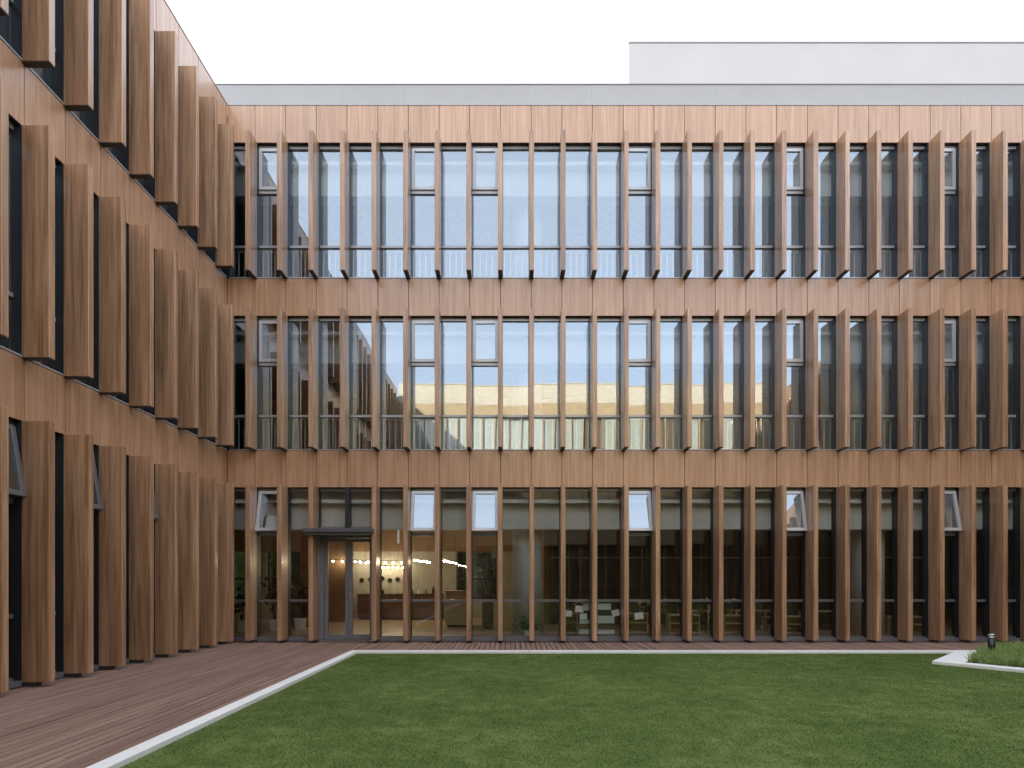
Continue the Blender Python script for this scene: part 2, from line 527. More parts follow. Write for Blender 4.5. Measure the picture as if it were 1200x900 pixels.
# rear wall, ground floor, with garden windows; upper floors plain
z1 = BANDS[0][0] + 0.298
wz0, wz1 = 0.75, 2.45
opens = [(-10.9, -9.1), (-8.8, -7.4), (-2.0, -0.55)]
xs = HX0
for a, b in opens:
    rbox('inner_wall', xs, a, HY - 0.1, HY + 0.1, 0.06, wz1, M['greywall'])
    rbox('inner_wall', a, b, HY - 0.1, HY + 0.1, 0.06, wz0, M['greywall'])
    w = rbox('garden_window', a, b, HY - 0.03, HY + 0.03, wz0, wz0 + 0.05, M['black'])
    mb = MB()
    mb.box(a, a + 0.05, HY - 0.03, HY + 0.03, wz0 + 0.05, wz1); mb.box(b - 0.05, b, HY - 0.03, HY + 0.03, wz0 + 0.05, wz1)
    mb.box(a + 0.05, b - 0.05, HY - 0.03, HY + 0.03, 1.45, 1.50)
    link('window_bar', mb.mesh('window_bar', M['black']), w)
    link('pane', MB().box(a + 0.05, b - 0.05, HY - 0.004, HY + 0.004, wz0 + 0.05, wz1).mesh('pane', M['clearglass']), w)
    xs = b
rbox('inner_wall', xs, HX1, HY - 0.1, HY + 0.1, 0.06, wz1, M['greywall'])
rbox('inner_wall', HX0, HX1, HY - 0.12, HY + 0.12, wz1 + 0.001, z1, M['brownwall'])  # brown band painted in for the opposite timber band's reflection
rbox('inner_wall', HX0 - 0.2, HX0, 0.42, HY + 0.1, 0.06, z1, M['greywall'])
rbox('inner_wall', HX1, HX1 + 0.2, 0.42, HY + 0.1, -0.1, Z(124), M['greywall'])
for i in (1, 2):
    za, zb = BANDS[i - 1][1] - 0.1, BANDS[i][0] + 0.3
    rbox('inner_wall', HX0, HX1, HY - 0.1, HY + 0.1, za, zb, M['greywall'])
    rbox('inner_wall', HX0 - 0.2, HX0, 0.42, HY + 0.1, za, zb, M['greywall'])
rbox('inner_wall', HX0, XL - 0.15, 0.2, 0.40, 0.06, Z(124), M['greywall'])
# dark timber partition in the right half of the ground floor with its pale rail
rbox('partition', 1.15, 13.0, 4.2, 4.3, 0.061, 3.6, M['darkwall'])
rbox('curtain_rail', 1.15, 13.0, 4.14, 4.19, 2.10, 2.14, M['greywall'])
rbox('partition', 0.98, 1.14, 4.2, HY - 0.12, 0.061, 3.6, M['brownwall'])
rbox('partition', -6.9, -5.4, 5.2, 5.35, 0.061, 2.9, M['brownwall'])
# round columns on every floor
for i in range(3):
    za = 0.061 if i == 0 else BANDS[i - 1][1] - 0.099
    zb = BANDS[i][0] + 0.299
    for cx in (0.40, 9.1):
        link('column', MB().tube((cx, 1.26, za), (cx, 1.26, zb), 0.385, seg=36).mesh('column', M['concrete'], smooth=True), rear)
# guard rails behind the lower panes of the upper floors
for i in (1, 2):
    z0 = ROWS[i][0]; zt = ROWS[i][2]
    bal = MB().box(-0.014, 0.014, 0, 0.03, z0 + 0.06, zt - 0.06).mesh('baluster', M['white'])
    rl = rbox('guard_rail', XL + 0.05, 13.0, 0.235, 0.275, zt - 0.06, zt - 0.02, M['white'])
    x = XL + 0.15
    while x < 12.2:
        link('baluster', bal, rl, (x, 0.24, 0)); x += 0.144

# entrance door in bays 3 and 4, with its canopy
dx0, dx1 = bays[3][0] + FIN_T / 2 + 0.005, bays[4][1] - FIN_T / 2 - 0.005
dz1 = Z(619) - 0.01
mb = MB()
mb.box(dx0, dx0 + 0.12, 0.0, 0.14, 0.0, dz1); mb.box(dx1 - 0.05, dx1, 0.0, 0.14, 0.0, dz1)
mb.box(dx0 + 0.12, dx1 - 0.05, 0.0, 0.14, dz1 - 0.22, dz1)
door = link('entrance_door', mb.mesh('entrance_door', M['baseframe']), rear)
la, lb = dx0 + 0.12, dx1 - 0.05
lm = (la + lb) / 2
for a, b in ((la + 0.004, lm - 0.002), (lm + 0.002, lb - 0.004)):
    mb = MB(); t = 0.085; zt_ = dz1 - 0.224
    mb.box(a, a + t, 0.03, 0.085, 0.03, zt_); mb.box(b - t, b, 0.03, 0.085, 0.03, zt_)
    mb.box(a + t, b - t, 0.03, 0.085, 0.03, 0.16); mb.box(a + t, b - t, 0.03, 0.085, zt_ - 0.085, zt_)
    link('door_leaf', mb.mesh('door_leaf', M['baseframe'], bevel=0.003), door)
    link('pane', MB().box(a + t, b - t, 0.053, 0.061, 0.16, zt_ - 0.085).mesh('pane', M['groundglass']), door)
mb = MB().box(lm + 0.02, lm + 0.06, 0.018, 0.0295, 0.93, 1.15)
mb.tube((lm + 0.04, 0.018, 1.08), (lm + 0.04, -0.03, 1.08), 0.011, seg=8)
mb.box(lm + 0.03, lm + 0.15, -0.04, -0.02, 1.07, 1.09)
mb.tube((lm + 0.04, 0.018, 0.97), (lm + 0.04, 0.0, 0.97), 0.014, seg=8)
link('handle', mb.mesh('handle', M['steel']), door)
link('threshold', MB().box(dx0 + 0.01, dx1, -0.06, 0.029, 0.0, 0.022).mesh('threshold', M['steel']), door)
can = rbox('canopy', -4.70, -3.14, -0.55, REC - 0.05, 2.515, 2.60, M['canopy'], 0.004)
link('canopy_soffit', MB().box(-4.66, -3.18, -0.50, REC - 0.06, 2.455, 2.513).mesh('canopy_soffit', M['canopy']), can)
link('soffit_fill', MB().box(-4.6, -3.2, REC - 0.04, REC + 0.05, 2.47, Z(619) - 0.01).mesh('soffit_fill', M['darkframe']), rear)

def tilt_panes(root):
    for w in kids(root):
        if w.name.startswith('window'):
            for q in w.children:
                if q.name.startswith('pane'):
                    q.rotation_euler = (R(random.uniform(-.16, .16)), 0, R(random.uniform(-.3, .3)))
# ---- left wing --------------------------------------------------------
left = thing('school_building', 'three-storey left wing seen at a sharp angle, deep timber fins stepping towards the corner', 'building', (XL, D, 0), R(90))
# local x = world y - D ; local y = inward (-X)
YJ = 12.84 + FIN_T / 2 - D
MODL = 0.7245
lj = [YJ - MODL * k for k in range(0, 28)]
lb_ = [(YJ, 0.0)] + [(lj[k + 1], lj[k]) for k in range(27)]
lv = {(0, b): 9.0 for b in (4, 6, 8)}
for b in (5, 9, 13): lv[(1, b)] = 0.0; lv[(2, b)] = 0.0
facade(left, lj, lb_, lv)
XW0 = lj[-1]
band_backing(left, XW0, 0.0, 0.40)
def lbox(name, x0, x1, y0, y1, z0, z1, mat): return link(name, MB().box(x0, x1, y0, y1, z0, z1).mesh(name, mat), left)
lbox('roof_flashing', XW0, -0.002, -0.012, 0.3, Z(123.5) + 0.002, Z(123.5) + 0.022, M['frame'])
lbox('floor_slab', XW0, 0.0, 0.21, 6.5, -0.12, 0.06, M['floor'])
for zb0, zb1 in BANDS:
    lbox('floor_slab', XW0, 0.0, 0.405, 6.5, zb0 + 0.3, zb1 - 0.1, M['ceiling'])
    lbox('beam', XW0, 0.0, 0.48, 0.82, zb0 - 0.94, zb0 + 0.298, M['white'])
lbox('roof_slab', XW0, 0.0, 0.31, 6.5, Z(123.5) - 0.09, Z(123.5) + 0.1, M['roof'])
lbox('inner_wall', XW0, 0.0, 6.3, 6.5, 0.06, Z(124), M['greywall'])
lbox('inner_wall', 0.002, 0.19, 0.42, 6.5, 0.06, Z(124), M['greywall'])
lbox('inner_wall', XW0 - 0.2, XW0, 0.03, 6.5, 0.0, Z(124), M['greywall'])
lbox('corner_post', 0.002, REC + 0.04, REC - 0.04, 0.40, 0.0, BANDS[2][0], M['frame'])

# ---- pale block behind the parapet ------------------------------------
blk = thing('school_building', 'pale grey windowless block rising behind the parapet at upper right', 'building', (3.76, 18.4, 0))
link('wall', MB().box(0, 24, 0.02, 1.3, 11.5, 18.72).mesh('wall', M['block']), blk)
bp_ = MB().box(0.0006, 11.999, -0.0, 0.019, 11.5, 18.70).mesh('facade_panel', M['block'])
for i in range(2): link('facade_panel', bp_, blk, (12 * i, 0, 0))
link('coping', MB().box(-0.02, 24, -0.02, 1.32, 18.721, 18.76).mesh('coping', M['block']), blk)

# ---- wings behind and beside the camera, seen as reflections ----------
opp = thing('school_building', 'sunlit cream wing mirrored in the middle row of windows', 'building', (0, -7.25, 0), R(180))
OX0, OX1 = -XE, -XL
def obox(name, x0, x1, y0, y1, z0, z1, mat, parent=None): return link(name, MB().box(x0, x1, y0, y1, z0, z1).mesh(name, mat), parent or opp)
obox('parapet', OX0, OX1, 0.0, 0.4, 11.98, 13.14, M['cream'])
obox('coping', OX0, OX1, -0.04, 0.44, 13.141, 13.19, M['cream'])
obox('cladding_band', OX0, OX1, 0.01, 0.4, 11.30, 11.979, M['gold'])
obox('cladding_band', OX0, OX1, 0.01, 0.4, 7.2, 8.1, M['gold'])
obox('cladding_band', OX0, OX1, 0.01, 0.4, 3.6, 4.5, M['gold'])
obox('wall', OX0, OX1, 0.5, 7.0, 0.0, 12.9, M['brownwall'])
bm_ = MB().box(0.06, 1.38, 0.38, 0.40, 0.25, 3.2).mesh('blind', M['blind'])
x = OX0
i = 0
while x + 1.44 < OX1 + 0.2:
    for zf, h in ((8.1, 3.2), (4.5, 2.7), (0.0, 3.6)):
        mb = MB().box(0, 0.06, 0.1, 0.3, 0, h).box(0.69, 0.75, 0.1, 0.3, 0, h).box(0.06, 0.69, 0.1, 0.3, 0.0, 0.06).box(0.75, 1.44, 0.1, 0.3, 0, 0.06)
        mb.box(0.06, 0.69, 0.12, 0.28, h * 0.3, h * 0.3 + 0.06).box(0.75, 1.44, 0.12, 0.28, h * 0.3, h * 0.3 + 0.06)
        k = ('ow', h)
        if k not in _cache:
            _cache[k] = mb.mesh('window', M['gold'])
            _cache[('op', h)] = MB().box(0.06, 1.44, 0.19, 0.20, 0.06, h).mesh('pane', M['clearglass'])
        w = link('window', _cache[k], opp, (x, 0, zf))
        link('pane', _cache[('op', h)], w)
        if h == 3.2 and random.random() < (0.95 if x > -4.5 else 0.45 if x > -10 else 0.2): link('blind', bm_, w)
    x += 1.44; i += 1
rt = thing('school_building', 'right wing of the courtyard mirrored in the right-hand windows', 'building', (XE, D, 0), R(-90))
for zb0, zb1 in BANDS:
    link('cladding_band', MB().box(0, 20.6, 0, 0.4, zb0, zb1).mesh('cladding_band', M['panel']), rt)
for row in range(3):
    z0, z1, _ = ROWS[row]
    link('glazing', MB().box(0, 20.6, REC, REC + 0.02, z0, z1).mesh('glazing', M['glass']), rt)
    for k in range(0, 28):
        link('fin', fin_mesh(row), rt, (0.36 + k * 0.735, 0, z0))
link('wall', MB().box(0, 20.6, 1.5, 5, 0, 12.9).mesh('wall', M['greywall']), rt)

# ------------------------------------------------------------------ ground
gm = MB(); gm.v = [(-1500, -1500, -0.16), (1500, -1500, -0.16), (1500, 1500, -0.16), (-1500, 1500, -0.16)]; gm.f = [(0, 1, 2, 3)]; gm.m = [0]
tag(link('ground', gm.mesh('ground', M['pave'])), 'bare ground around the buildings', None, None, 'structure')
deck = MB().box(XL + 0.001, -3.27, -6.9, D - 0.013, -0.12, -0.045).box(-3.268, XE - 0.02, 11.64, D - 0.013, -0.12, -0.045)
deck = tag(link('deck', deck.mesh('deck', M['darkframe'])), 'purplish brown timber deck along the facades', None, None, 'structure')
P = 0.1115
def board_mesh(L):
    k = ('board', round(L, 2))
    if k not in _cache:
        _cache[k] = MB().box(-P / 2 + 0.008, P / 2 - 0.008, -L / 2 + 0.003, L / 2 - 0.002, -0.040, -0.012).mesh('board', M['board'], bevel=0.003)
    return _cache[k]
n = 0
x = -3.30 - P / 2
col_i = 0
while x > XL + 0.02:
    y = D - 0.016 - [3.3, 1.7, 2.6, 0.9, 3.9][col_i % 5]
    segs = [(y, D - 0.016)]
    while y > -4.0:
        segs.append((y - 3.9, y)); y -= 3.9
    for a, b in segs:
        bo = link('board', board_mesh(b - a), deck, (x, (a + b) / 2, random.uniform(-0.0015, 0.0015)))
        n += 1
    x -= P; col_i += 1
x = -3.27 + P / 2
while x < 12.4:
    a, b = 11.645, D - 0.016
    link('board', board_mesh(b - a), deck, (x, (a + b) / 2, random.uniform(-0.0015, 0.0015))); n += 1
    x += P
mb = MB()
while x < XE - 0.1:
    mb.box(x - P / 2 + 0.0035, x + P / 2 - 0.0035, 11.645, D - 0.016, -0.04, -0.012); x += P
tag(link('far_boards', mb.mesh('far_boards', M['board']), deck), None, None, None, 'stuff')
print('boards', n)

lawn = tag(link('lawn', MB().box(-3.09, XE - 0.02, -6.9, 11.44, -0.14, -0.035).mesh('lawn', M['turf'])), 'flat green lawn filling the courtyard', None, None, 'structure')
kerb = thing('kerb', 'narrow white stone edging between lawn and deck', None, (0, 0, 0)); kerb['kind'] = 'structure'
ks = MB().box(-0.08, 0.08, 0.005, 1.195, -0.12, 0.012).mesh('kerb_stone', M['kerb'], bevel=0.004)
for i in range(15): link('kerb_stone', ks, kerb, (-3.18, 11.44 - 1.2 * (i + 1), 0))
ks2 = MB().box(0.005, 1.195, -0.09, 0.09, -0.12, 0.012).mesh('kerb_stone', M['kerb'], bevel=0.004)
for i in range(15): link('kerb_stone', ks2, kerb, (-3.26 + 1.2 * i, 11.54, 0))

# planter bed: a corner of a turned square
T0 = Vector((7.375, 10.04)); U = Vector((9.09, 11.64)) - T0; V = Vector((8.00, 9.21)) - T0
U.normalize(); V.normalize()
UL, VL = 2.20, 5.0
def pt(u, v): p = T0 + U * u + V * v; return (p.x, p.y)
bed = thing('planter_kerb', 'flat white stone rim of the planting bed at right', None); bed['kind'] = 'structure'
kw = 0.42
mb = MB(); mb.prism([pt(0, 0), pt(0, kw), pt(UL, kw), pt(UL + 0.1, 0)][::-1], -0.1, 0.018)
# left arm is the wide one (runs along U), right arm narrow (runs along V)
link('kerb_stone', mb.mesh('kerb_stone', M['kerb'], bevel=0.004), bed)
L0 = kw + 0.004
while L0 < VL:
    L1 = min(L0 + 1.3, VL)
    mb = MB(); mb.prism([pt(0, L0), pt(0, L1 - 0.004), pt(0.26, L1 - 0.004), pt(0.26, L0)][::-1], -0.1, 0.018)
    link('kerb_stone', mb.mesh('kerb_stone', M['kerb'], bevel=0.004), bed)
    L0 = L1
mb = MB(); mb.prism([pt(0.262, kw + 0.002), pt(0.262, VL), pt(UL + 1.5, VL), pt(UL, kw + 0.002)][::-1], -0.1, 0.0)
tag(link('planting_soil', mb.mesh('planting_soil', M['soil'])), 'dark soil of the planting bed', None, None, 'structure')

def blade_cloud(name, pos, hgt, wid, lean, mat, seed):
    """one triangle-pair blade per root position"""
    rng = np.random.default_rng(seed)
    nb = len(pos)
    ang = rng.uniform(0, 2 * np.pi, nb); la = rng.uniform(0, 2 * np.pi, nb)
    h = hgt * rng.uniform(0.6, 1.3, nb); w = wid * rng.uniform(0.7, 1.3, nb) / 2
    ln = lean * rng.uniform(0.1, 1.0, nb) * h
    dx, dy = np.cos(ang) * w, np.sin(ang) * w
    v = np.zeros((nb, 3, 3), np.float32)
    v[:, 0, :] = pos; v[:, 1, :] = pos; v[:, 2, :] = pos
    v[:, 0, 0] -= dx; v[:, 0, 1] -= dy
    v[:, 1, 0] += dx; v[:, 1, 1] += dy
    v[:, 2, 0] += np.cos(la) * ln; v[:, 2, 1] += np.sin(la) * ln; v[:, 2, 2] += h
    me = bpy.data.meshes.new(name)
    me.vertices.add(nb * 3); me.loops.add(nb * 3); me.polygons.add(nb)
    me.vertices.foreach_set('co', v.reshape(-1))
    me.loops.foreach_set('vertex_index', np.arange(nb * 3, dtype=np.int32))
    me.polygons.foreach_set('loop_start', np.arange(0, nb * 3, 3, dtype=np.int32))
    me.polygons.foreach_set('loop_total', np.full(nb, 3, np.int32))
    me.materials.append(mat)
    me.update(); me.validate()
    return link(name, me)

rng = np.random.default_rng(3)
def scatter(x0, x1, y0, y1, dens, z):
    k = int((x1 - x0) * (y1 - y0) * dens)
    p = np.zeros((k, 3)); p[:, 0] = rng.uniform(x0, x1, k); p[:, 1] = rng.uniform(y0, y1, k); p[:, 2] = z
    return p
def in_bed(p, m=0.0):
    d = p[:, :2] - np.array(T0)
    Mx = np.linalg.inv(np.array([[U.x, V.x], [U.y, V.y]]))
    uv = d @ Mx.T
    return (uv[:, 0] > m) & (uv[:, 1] > m)
pos = np.concatenate([scatter(-3.09, 12.0, 3.4, 7.0, 6000, -0.035), scatter(-3.09, 12.0, 7.0, 11.44, 4500, -0.035), scatter(-3.09, 12.0, -2.0, 3.4, 1500, -0.035)])
pos = pos[~in_bed(pos)]
print('blades', len(pos))
g = blade_cloud('grass', pos, 0.011, 0.0050, 2.2, M['grass'], 1)
tag(g, 'short mown grass covering the courtyard lawn', 'grass', None, 'stuff')

# ground cover in the bed: leaf blades and stems
p = scatter(7.4, 13.0, 8.3, 11.60, 420, 0.0)
d = p[:, :2] - np.array(T0)
uv = d @ np.linalg.inv(np.array([[U.x, V.x], [U.y, V.y]])).T
p = p[(uv[:, 0] > 0.30) & (uv[:, 1] > kw + 0.05) & (uv[:, 1] < VL - 0.1)]
pp = []
rg = np.random.default_rng(5)
hh = 0.04 + 0.10 * np.clip((p[:, 0] + 0.4 * p[:, 1] - 13.7) / 2.0, 0, 1) + 0.025 * np.sin(p[:, 0] * 5.1 + p[:, 1] * 3.3) * np.sin(p[:, 1] * 4.7) + 0.025
for k in range(5):
    q = p.copy()
    q[:, 0] += rg.normal(0, 0.025, len(q)); q[:, 1] += rg.normal(0, 0.025, len(q))
    q[:, 2] += rg.uniform(0, 1, len(q)) * hh
    pp.append(q)
g = blade_cloud('ground_cover', np.concatenate(pp), 0.125, 0.022, 1.1, M['leaf'], 2)
tag(g, 'low leafy ground cover filling the white-edged planting bed', 'ground cover', None, 'stuff')

# bollard light
bl = thing('bollard_light', 'short black bollard light with a silver head standing in the planting bed', 'bollard light', (9.06, 10.8, 0.0))
link('post', MB().tube((0, 0, 0), (0, 0, 0.34), 0.058, seg=24).mesh('post', M['black'], smooth=True), bl)
link('lamp_head', MB().tube((0, 0, 0.341), (0, 0, 0.375), 0.050, seg=24).tube((0, 0, 0.375), (0, 0, 0.395), 0.02, 0.02, 16).mesh('lamp_head', M['steel'], smooth=True), bl)
link('diffuser', MB().tube((0, 0, 0.376), (0, 0, 0.394), 0.045, seg=24).mesh('diffuser', M['white'], smooth=True), bl)
link('cap', MB().tube((0, 0, 0.396), (0, 0, 0.42), 0.058, 0.052, 24).mesh('cap', M['steel'], smooth=True), bl)

# ------------------------------------------------------------------ inside, seen through the ground-floor glass
def W(px, y): return (px - 600) * y / F          # pixel column at depth y
# lamp bars
def lamp_bar(p0, p1, nb, label):
    p0, p1 = Vector(p0), Vector(p1)
    t = thing('pendant_lamp', label, 'lamp', tuple((p0 + p1) / 2), 0, 'bulb rows hanging over the indoor hall')
    c = (p0 + p1) / 2
    mb = MB().tube(p0 + Vector((0, 0, 0.06)) - c, p1 + Vector((0, 0, 0.06)) - c, 0.010, seg=6)
    link('rail', mb.mesh('rail', M['black']), t)
    for e in (0.1, 0.9):
        q = p0.lerp(p1, e) - c
        link('cord', MB().tube(q + Vector((0, 0, 0.07)), q + Vector((0, 0, 1.45)), 0.005, seg=5).mesh('cord', M['black']), t)
    me = bpy.data.meshes.new('bulb'); bm = bmesh.new()
    bmesh.ops.create_icosphere(bm, subdivisions=2, radius=0.024); bm.to_mesh(me); bm.free(); me.materials.append(M['bulb'])
    for i in range(nb):
        link('bulb', me, t, tuple(p0.lerp(p1, (i + .5) / nb) - c))
lamp_bar((W(385, 18.2), 18.2, 2.03), (W(475, 19.6), 19.6, 2.02), 9, 'row of glowing round bulbs on a rail behind the glass doors')
lamp_bar((W(480, 17.4), 17.4, 2.05), (W(505, 19.3), 19.3, 2.02), 7, 'row of glowing round bulbs right of the glass doors')
lamp_bar((W(440, 20.2), 20.2, 1.88), (W(475, 20.2), 20.2, 1.86), 6, 'lower row of glowing bulbs over the long back counter')
lamp_bar((W(400, 19.8), 19.8, 2.12), (W(432, 20.2), 20.2, 2.02), 5, 'short row of glowing bulbs seen through the right door leaf')
lamp_bar((W(512, 17.2), 17.2, 2.05), (W(536, 18.6), 18.6, 1.96), 7, 'row of glowing round bulbs nearest the pale round column')

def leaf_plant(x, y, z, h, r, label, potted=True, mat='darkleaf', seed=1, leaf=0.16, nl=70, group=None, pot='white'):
    rr = random.Random(seed)
    t = thing('potted_plant', label, 'plant', (x, y, z), 0, group)
    if potted:
        link('pot', MB().tube((0, 0, 0), (0, 0, 0.3 * min(1, h)), 0.11 * min(1, h) + 0.03, 0.15 * min(1, h) + 0.03, 14).mesh('pot', M[pot]), t)
    mb = MB(); lv_ = MB()
    for s in range(5):
        a = rr.uniform(0, 6.28); top = Vector((math.cos(a) * r * 0.5, math.sin(a) * r * 0.5, h * rr.uniform(0.7, 1)))
        base = Vector((0, 0, 0.2 * min(1, h)))
        mb.tube(base, top, 0.012, 0.006, 5)
        for k in range(nl // 5):
            c = base.lerp(top, rr.uniform(0.35, 1.05)) + Vector((rr.gauss(0, r * .35), rr.gauss(0, r * .35), rr.gauss(0, r * .2)))
            d_ = Vector((rr.gauss(0, 1), rr.gauss(0, 1), rr.gauss(-0.1, .6))).normalized()
            s_ = d_.cross(Vector((rr.gauss(0, 1), rr.gauss(0, 1), 1))).normalized()
            L_ = leaf * rr.uniform(.7, 1.3)
            n0 = len(lv_.v)
            lv_.v += [tuple(c - d_ * L_ / 2), tuple(c + s_ * L_ * .28), tuple(c + d_ * L_ / 2), tuple(c - s_ * L_ * .28)]
            lv_.f.append((n0, n0 + 1, n0 + 2, n0 + 3)); lv_.m.append(0)
    link('stem', mb.mesh('stem', M['darkwall']), t)
    link('foliage', lv_.mesh('foliage', M[mat]), t)
    return t
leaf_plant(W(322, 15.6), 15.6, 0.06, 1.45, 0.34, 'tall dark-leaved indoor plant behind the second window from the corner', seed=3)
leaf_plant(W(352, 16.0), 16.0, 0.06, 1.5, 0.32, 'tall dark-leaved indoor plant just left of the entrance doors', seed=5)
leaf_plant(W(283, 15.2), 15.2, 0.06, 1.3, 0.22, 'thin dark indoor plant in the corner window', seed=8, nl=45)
leaf_plant(W(618, 14.2), 14.2, 0.06, 0.42, 0.30, 'bushy grey-green potted plant at the foot of the pale round column', seed=11, leaf=0.09, nl=130, mat='hedge')

def table(x, y, w, d_, h, label, mat='ply', group='low tables inside the windows'):
    t = thing('table', label, 'table', (x, y, 0.061), 0, group)
    link('table_top', MB().box(-w / 2, w / 2, -d_ / 2, d_ / 2, h - 0.03, h).mesh('table_top', M[mat], bevel=0.004), t)
    me = MB().box(-0.025, 0.025, -0.025, 0.025, 0, h - 0.031).mesh('leg', M[mat])
    for sx in (-1, 1):
        for sy in (-1, 1): link('leg', me, t, (sx * (w / 2 - 0.04), sy * (d_ / 2 - 0.04), 0))
    return t
def chair(x, y, rz, label, mat='ply', group='chairs inside the windows', s=1.0):
    t = thing('chair', label, 'chair', (x, y, 0.061), rz, group)
    link('seat', MB().box(-.19, .19, -.19, .19, .36, .39).mesh('seat', M[mat], bevel=0.004), t)
    link('backrest', MB().box(-.19, .19, .16, .185, .50, .72).mesh('backrest', M[mat], bevel=0.004), t)
    for sx in (-1, 1):
        link('leg', MB().box(sx * .17 - .016, sx * .17 + .016, -.186, -.154, 0, .359).mesh('leg', M[mat]), t)
        link('leg', MB().box(sx * .17 - .016, sx * .17 + .016, .186, .218, 0, .72).mesh('leg', M[mat]), t)
    return t
def cabinet(x, y, w, d_, h, label, mat='ply', ns=2):
    t = thing('cabinet', label, 'cabinet', (x, y, 0.061))
    link('side_panel', MB().box(-w / 2, -w / 2 + .02, -d_ / 2, d_ / 2, 0, h).box(w / 2 - .02, w / 2, -d_ / 2, d_ / 2, 0, h).mesh('side_panel', M[mat]), t)
    link('back_panel', MB().box(-w / 2 + .02, w / 2 - .02, d_ / 2 - .02, d_ / 2, 0, h).mesh('back_panel', M[mat]), t)
    link('top', MB().box(-w / 2 - .01, w / 2 + .01, -d_ / 2 - .01, d_ / 2 + .01, h + .001, h + .03).mesh('top', M[mat]), t)
    for i in range(ns):
        z = 0.03 + i * h / ns
        link('shelf', MB().box(-w / 2 + .021, w / 2 - .021, -d_ / 2, d_ / 2 - .021, z, z + .02).mesh('shelf', M[mat]), t)
    return t
def counter(x, y, w, d_, h, label, mat):
    t = thing('counter', label, 'counter', (x, y, 0.061))
    link('front_panel', MB().box(-w / 2, w / 2, -d_ / 2, -d_ / 2 + .03, 0.06, h).mesh('front_panel', M[mat]), t)
    link('side_panel', MB().box(-w / 2, -w / 2 + .03, -d_ / 2 + .031, d_ / 2, 0.06, h).box(w / 2 - .03, w / 2, -d_ / 2 + .031, d_ / 2, .06, h).mesh('side_panel', M[mat]), t)
    link('worktop', MB().box(-w / 2 - .03, w / 2 + .03, -d_ / 2 - .03, d_ / 2 + .03, h + .001, h + .04).mesh('worktop', M[mat]), t)
    link('plinth', MB().box(-w / 2 + .04, w / 2 - .04, -d_ / 2 + .05, d_ / 2 - .05, 0, .059).mesh('plinth', M['black']), t)
    return t
table(W(272, 15.0), 15.0, 0.55, 0.5, 0.50, 'small oak stool table in the corner window')
counter(W(352, 16.6), 16.9, 0.62, 0.5, 0.95, 'brown counter left of the entrance doors', 'dkwood')
counter(W(537, 17.0), 17.0, 0.66, 0.7, 1.02, 'tan counter under the bulb rows left of the round column', 'ply')
counter(W(572, 16.4), 16.4, 0.30, 0.6, 0.9, 'narrow oak counter left of the round column', 'dkwood')
counter(W(470, 20.0), 20.0, 2.9, 0.55, 0.85, 'long dark back counter along the far hall wall', 'dkwood')
# things on the long counter
rr = random.Random(4)
ORD = ['first', 'second', 'third', 'fourth', 'fifth', 'sixth', 'seventh']
for i, px_ in enumerate((449, 462, 476, 483, 491, 499, 508)):
    h = rr.uniform(.12, .28)
    t = MB().tube((0, 0, 0), (0, 0, h * .7), .05, seg=10).tube((0, 0, h * .7), (0, 0, h), .02, seg=8)
    tag(link('bottle', t.mesh('bottle', M[['black', 'white', 'steel'][i % 3]]), None, (W(px_, 20.0), 19.95, 0.061 + .892)), ['black', 'white', 'silver'][i % 3] + ' bottle on the long back counter, ' + ORD[i] + ' from the left in its row', 'bottle', 'bottles on the back counter')
# round wall plates
for i, px_ in enumerate((424, 434, 448, 457, 466, 475)):
    y = D + HY - 0.13
    me = MB().tube((0, 0, 0), (0, .02, 0), .085, .075, 16).mesh('wall_plate', M['black'])
    tag(link('wall_plate', me, None, (W(px_, y), y, EYE + (679 - 680 + (i % 3)) * y / F)), 'round dark plate on the far hall wall, ' + ORD[i] + ' from the left in its row', 'plate', 'plates on the far hall wall')
# right half: low tables, cabinets and chairs along the glass
lab = ['beside the pale round column', 'under the taped papers', 'right of the taped papers', 'seventh bay right of the round column', 'near the right end of the glass', 'at the far right of the glass']
for i, px_ in enumerate((668, 745, 800, 862, 925, 1060)):
    cabinet(W(px_, 14.5), 14.5 + 0.12 * (i % 2), [0.34, 0.6, 0.75, 0.6, 0.62, 0.9][i], 0.35, [0.52, 0.5, 0.48, 0.46, 0.44, 0.42][i], 'low oak shelf unit behind the glass ' + lab[i], 'ply')
for i, (px_, y, l) in enumerate(((820, 15.6, 'behind the seventh window right of the round column'), (880, 15.8, 'behind the shelf units, middle of the right half'), (965, 15.5, 'near the second round column'))):
    table(W(px_, y), y, 1.1, 0.6, 0.55, 'oak table standing in the room ' + l)
for i, (px_, y, rz, l) in enumerate(((838, 15.3, 2.8, 'left of the others'), (905, 15.3, 3.4, 'between the tables'), (1035, 15.2, 0.4, 'right of the second round column'))):
    chair(W(px_, y), y, rz, 'small red-brown wooden chair ' + l, 'red' if i == 2 else 'ply')
# small yellow flowering pots on the shelves
for i, (px_, s) in enumerate(((664, 1), (676, .8), (752, .8), (778, 1), (822, 1.1), (856, 1), (946, .9))):
    t = leaf_plant(W(px_, 14.6), 14.6, 0.061 + 0.53, 0.30 * s, 0.10, 'small pot of yellow flowers on the shelf units, ' + ORD[i] + ' from the round column', True, 'hedge', 20 + i, 0.05, 30, 'yellow flower pots on the shelves', 'red')
    mb = MB(); r2 = random.Random(i)
    for k in range(6):
        c = Vector((r2.gauss(0, .07), r2.gauss(0, .07), .30 * s + r2.uniform(-.03, .05)))
        mb.tube(c, c + Vector((0, 0, .03)), .022, .03, 7)
    link('flower', mb.mesh('flower', M['yellow']), t)
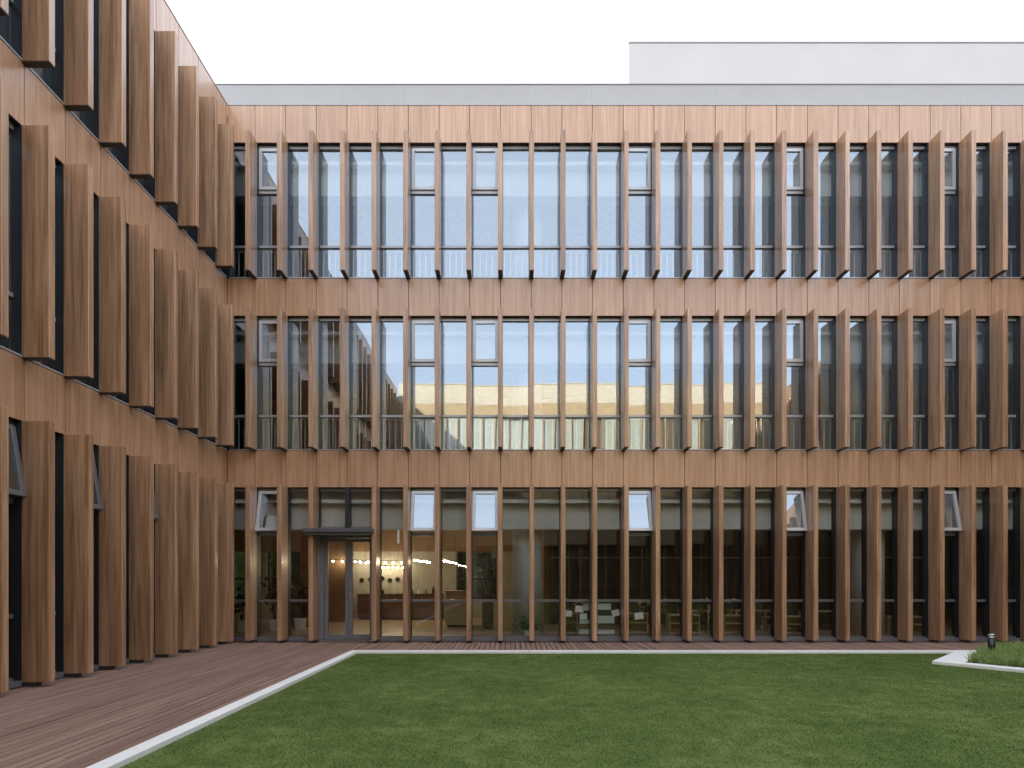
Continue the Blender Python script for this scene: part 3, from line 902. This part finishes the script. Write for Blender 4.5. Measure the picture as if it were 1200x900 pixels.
# paper sheets on the inner face of the lower panes
sheets = [((661.8, 715.5, 670, 722.5), 'paper', 4, 'small white paper taped low left, beside the flower pots'),
          ((674, 710, 684, 717.5), 'paper', 6, 'small white paper tilted on the glass under the transom, left of a fin'),
          ((683, 706, 690.5, 715.5), 'papergreen', 0, 'pale sheet tucked under the transom left of a fin'),
          ((679.5, 719, 688, 726), 'paper', -3, 'small white paper below the tilted one, left of a fin'),
          ((679, 726.5, 690.5, 731), 'papergreen', 0, 'wide pale strip taped left of a fin'),
          ((679, 737.5, 690.5, 743), 'papergreen', 0, 'pale strip at the foot of the glass left of a fin'),
          ((700.5, 707, 716, 714.5), 'papergreen', 0, 'wide pale sheet under the transom right of a fin'),
          ((717, 714.5, 726, 722), 'paper', -14, 'white paper tilted right of the wide pale sheets'),
          ((700.5, 721.5, 720, 730.5), 'papergreen', 0, 'largest pale sheet in the middle of the pane'),
          ((700.5, 738, 720, 743), 'papergreen', 0, 'long pale strip at the foot of the glass right of a fin'),
          ((743.5, 717.8, 754, 725.5), 'paper', -8, 'single white paper tilted on the pane below an open vent')]
yg = D + REC + 0.02
for (x0, y0, x1, y1), m, rot, l in sheets:
    cx, cy = (x0 + x1) / 2, (y0 + y1) / 2
    hw, hh_ = (x1 - x0) / 2 * yg / F, (y1 - y0) / 2 * yg / F
    o = tag(link('paper_sheet', MB().box(-hw, hw, 0, .002, -hh_, hh_).mesh('paper_sheet', M[m]), None, (W(cx, yg), yg, EYE + (679 - cy) * yg / F)), l, 'paper', 'papers taped to the lower panes')
    o.rotation_euler = (0, R(rot), 0)
tag(link('wall_sign', MB().box(-.16, .16, 0, .03, -.15, .15).mesh('wall_sign', M['white'], bevel=.004), None, (W(582, 16.2), 16.2, EYE + 31 * 16.2 / F)), 'white square lamp panel hanging beside the round column', 'lamp panel')  # hanging lamp panel in plain white paint, gives no light
tag(link('cord', MB().tube((0, 0, 0), (0, 0, 1.2), .006, seg=5).mesh('cord', M['black']), [o for o in COL.objects if o.name == 'wall_sign'][0], (0, .015, .15)))

# hedge in the garden behind the rear windows, made tall to block the low sun
def leaf_mass(name, label, cat, x0, x1, y, depth, h, nl, seed):
    rg = np.random.default_rng(seed)
    c = np.stack([rg.uniform(x0, x1, nl), y + rg.uniform(0, depth, nl), h * rg.uniform(0, 1, nl) ** 0.8 * (0.8 + 0.2 * np.sin(rg.uniform(x0, x1, nl) * 3))], 1)
    o = blade_cloud(name, c, 0.22, 0.16, 1.5, M['hedge'], seed)
    return tag(o, label, cat)
leaf_mass('hedge', 'green garden hedge seen through the far windows of the hall', 'hedge', -13, 2.0, D + HY + 3.0, 2.0, 6.5, 60000, 9)

gw = thing('sun_block_wall', 'unseen tall plain wall behind the hedge, added to block the low sun', 'wall', (-5, D + HY + 6.0, 0))  # unseen wall, added to keep low sun out of the hall
link('wall', MB().box(-14, 14, 0, 0.3, -0.15, 7.2).mesh('wall', M['cream']), gw)
link('coping', MB().box(-14.05, 14.05, -0.04, 0.34, 7.201, 7.27).mesh('coping', M['kerb']), gw)

tilt_panes(rear); tilt_panes(left)
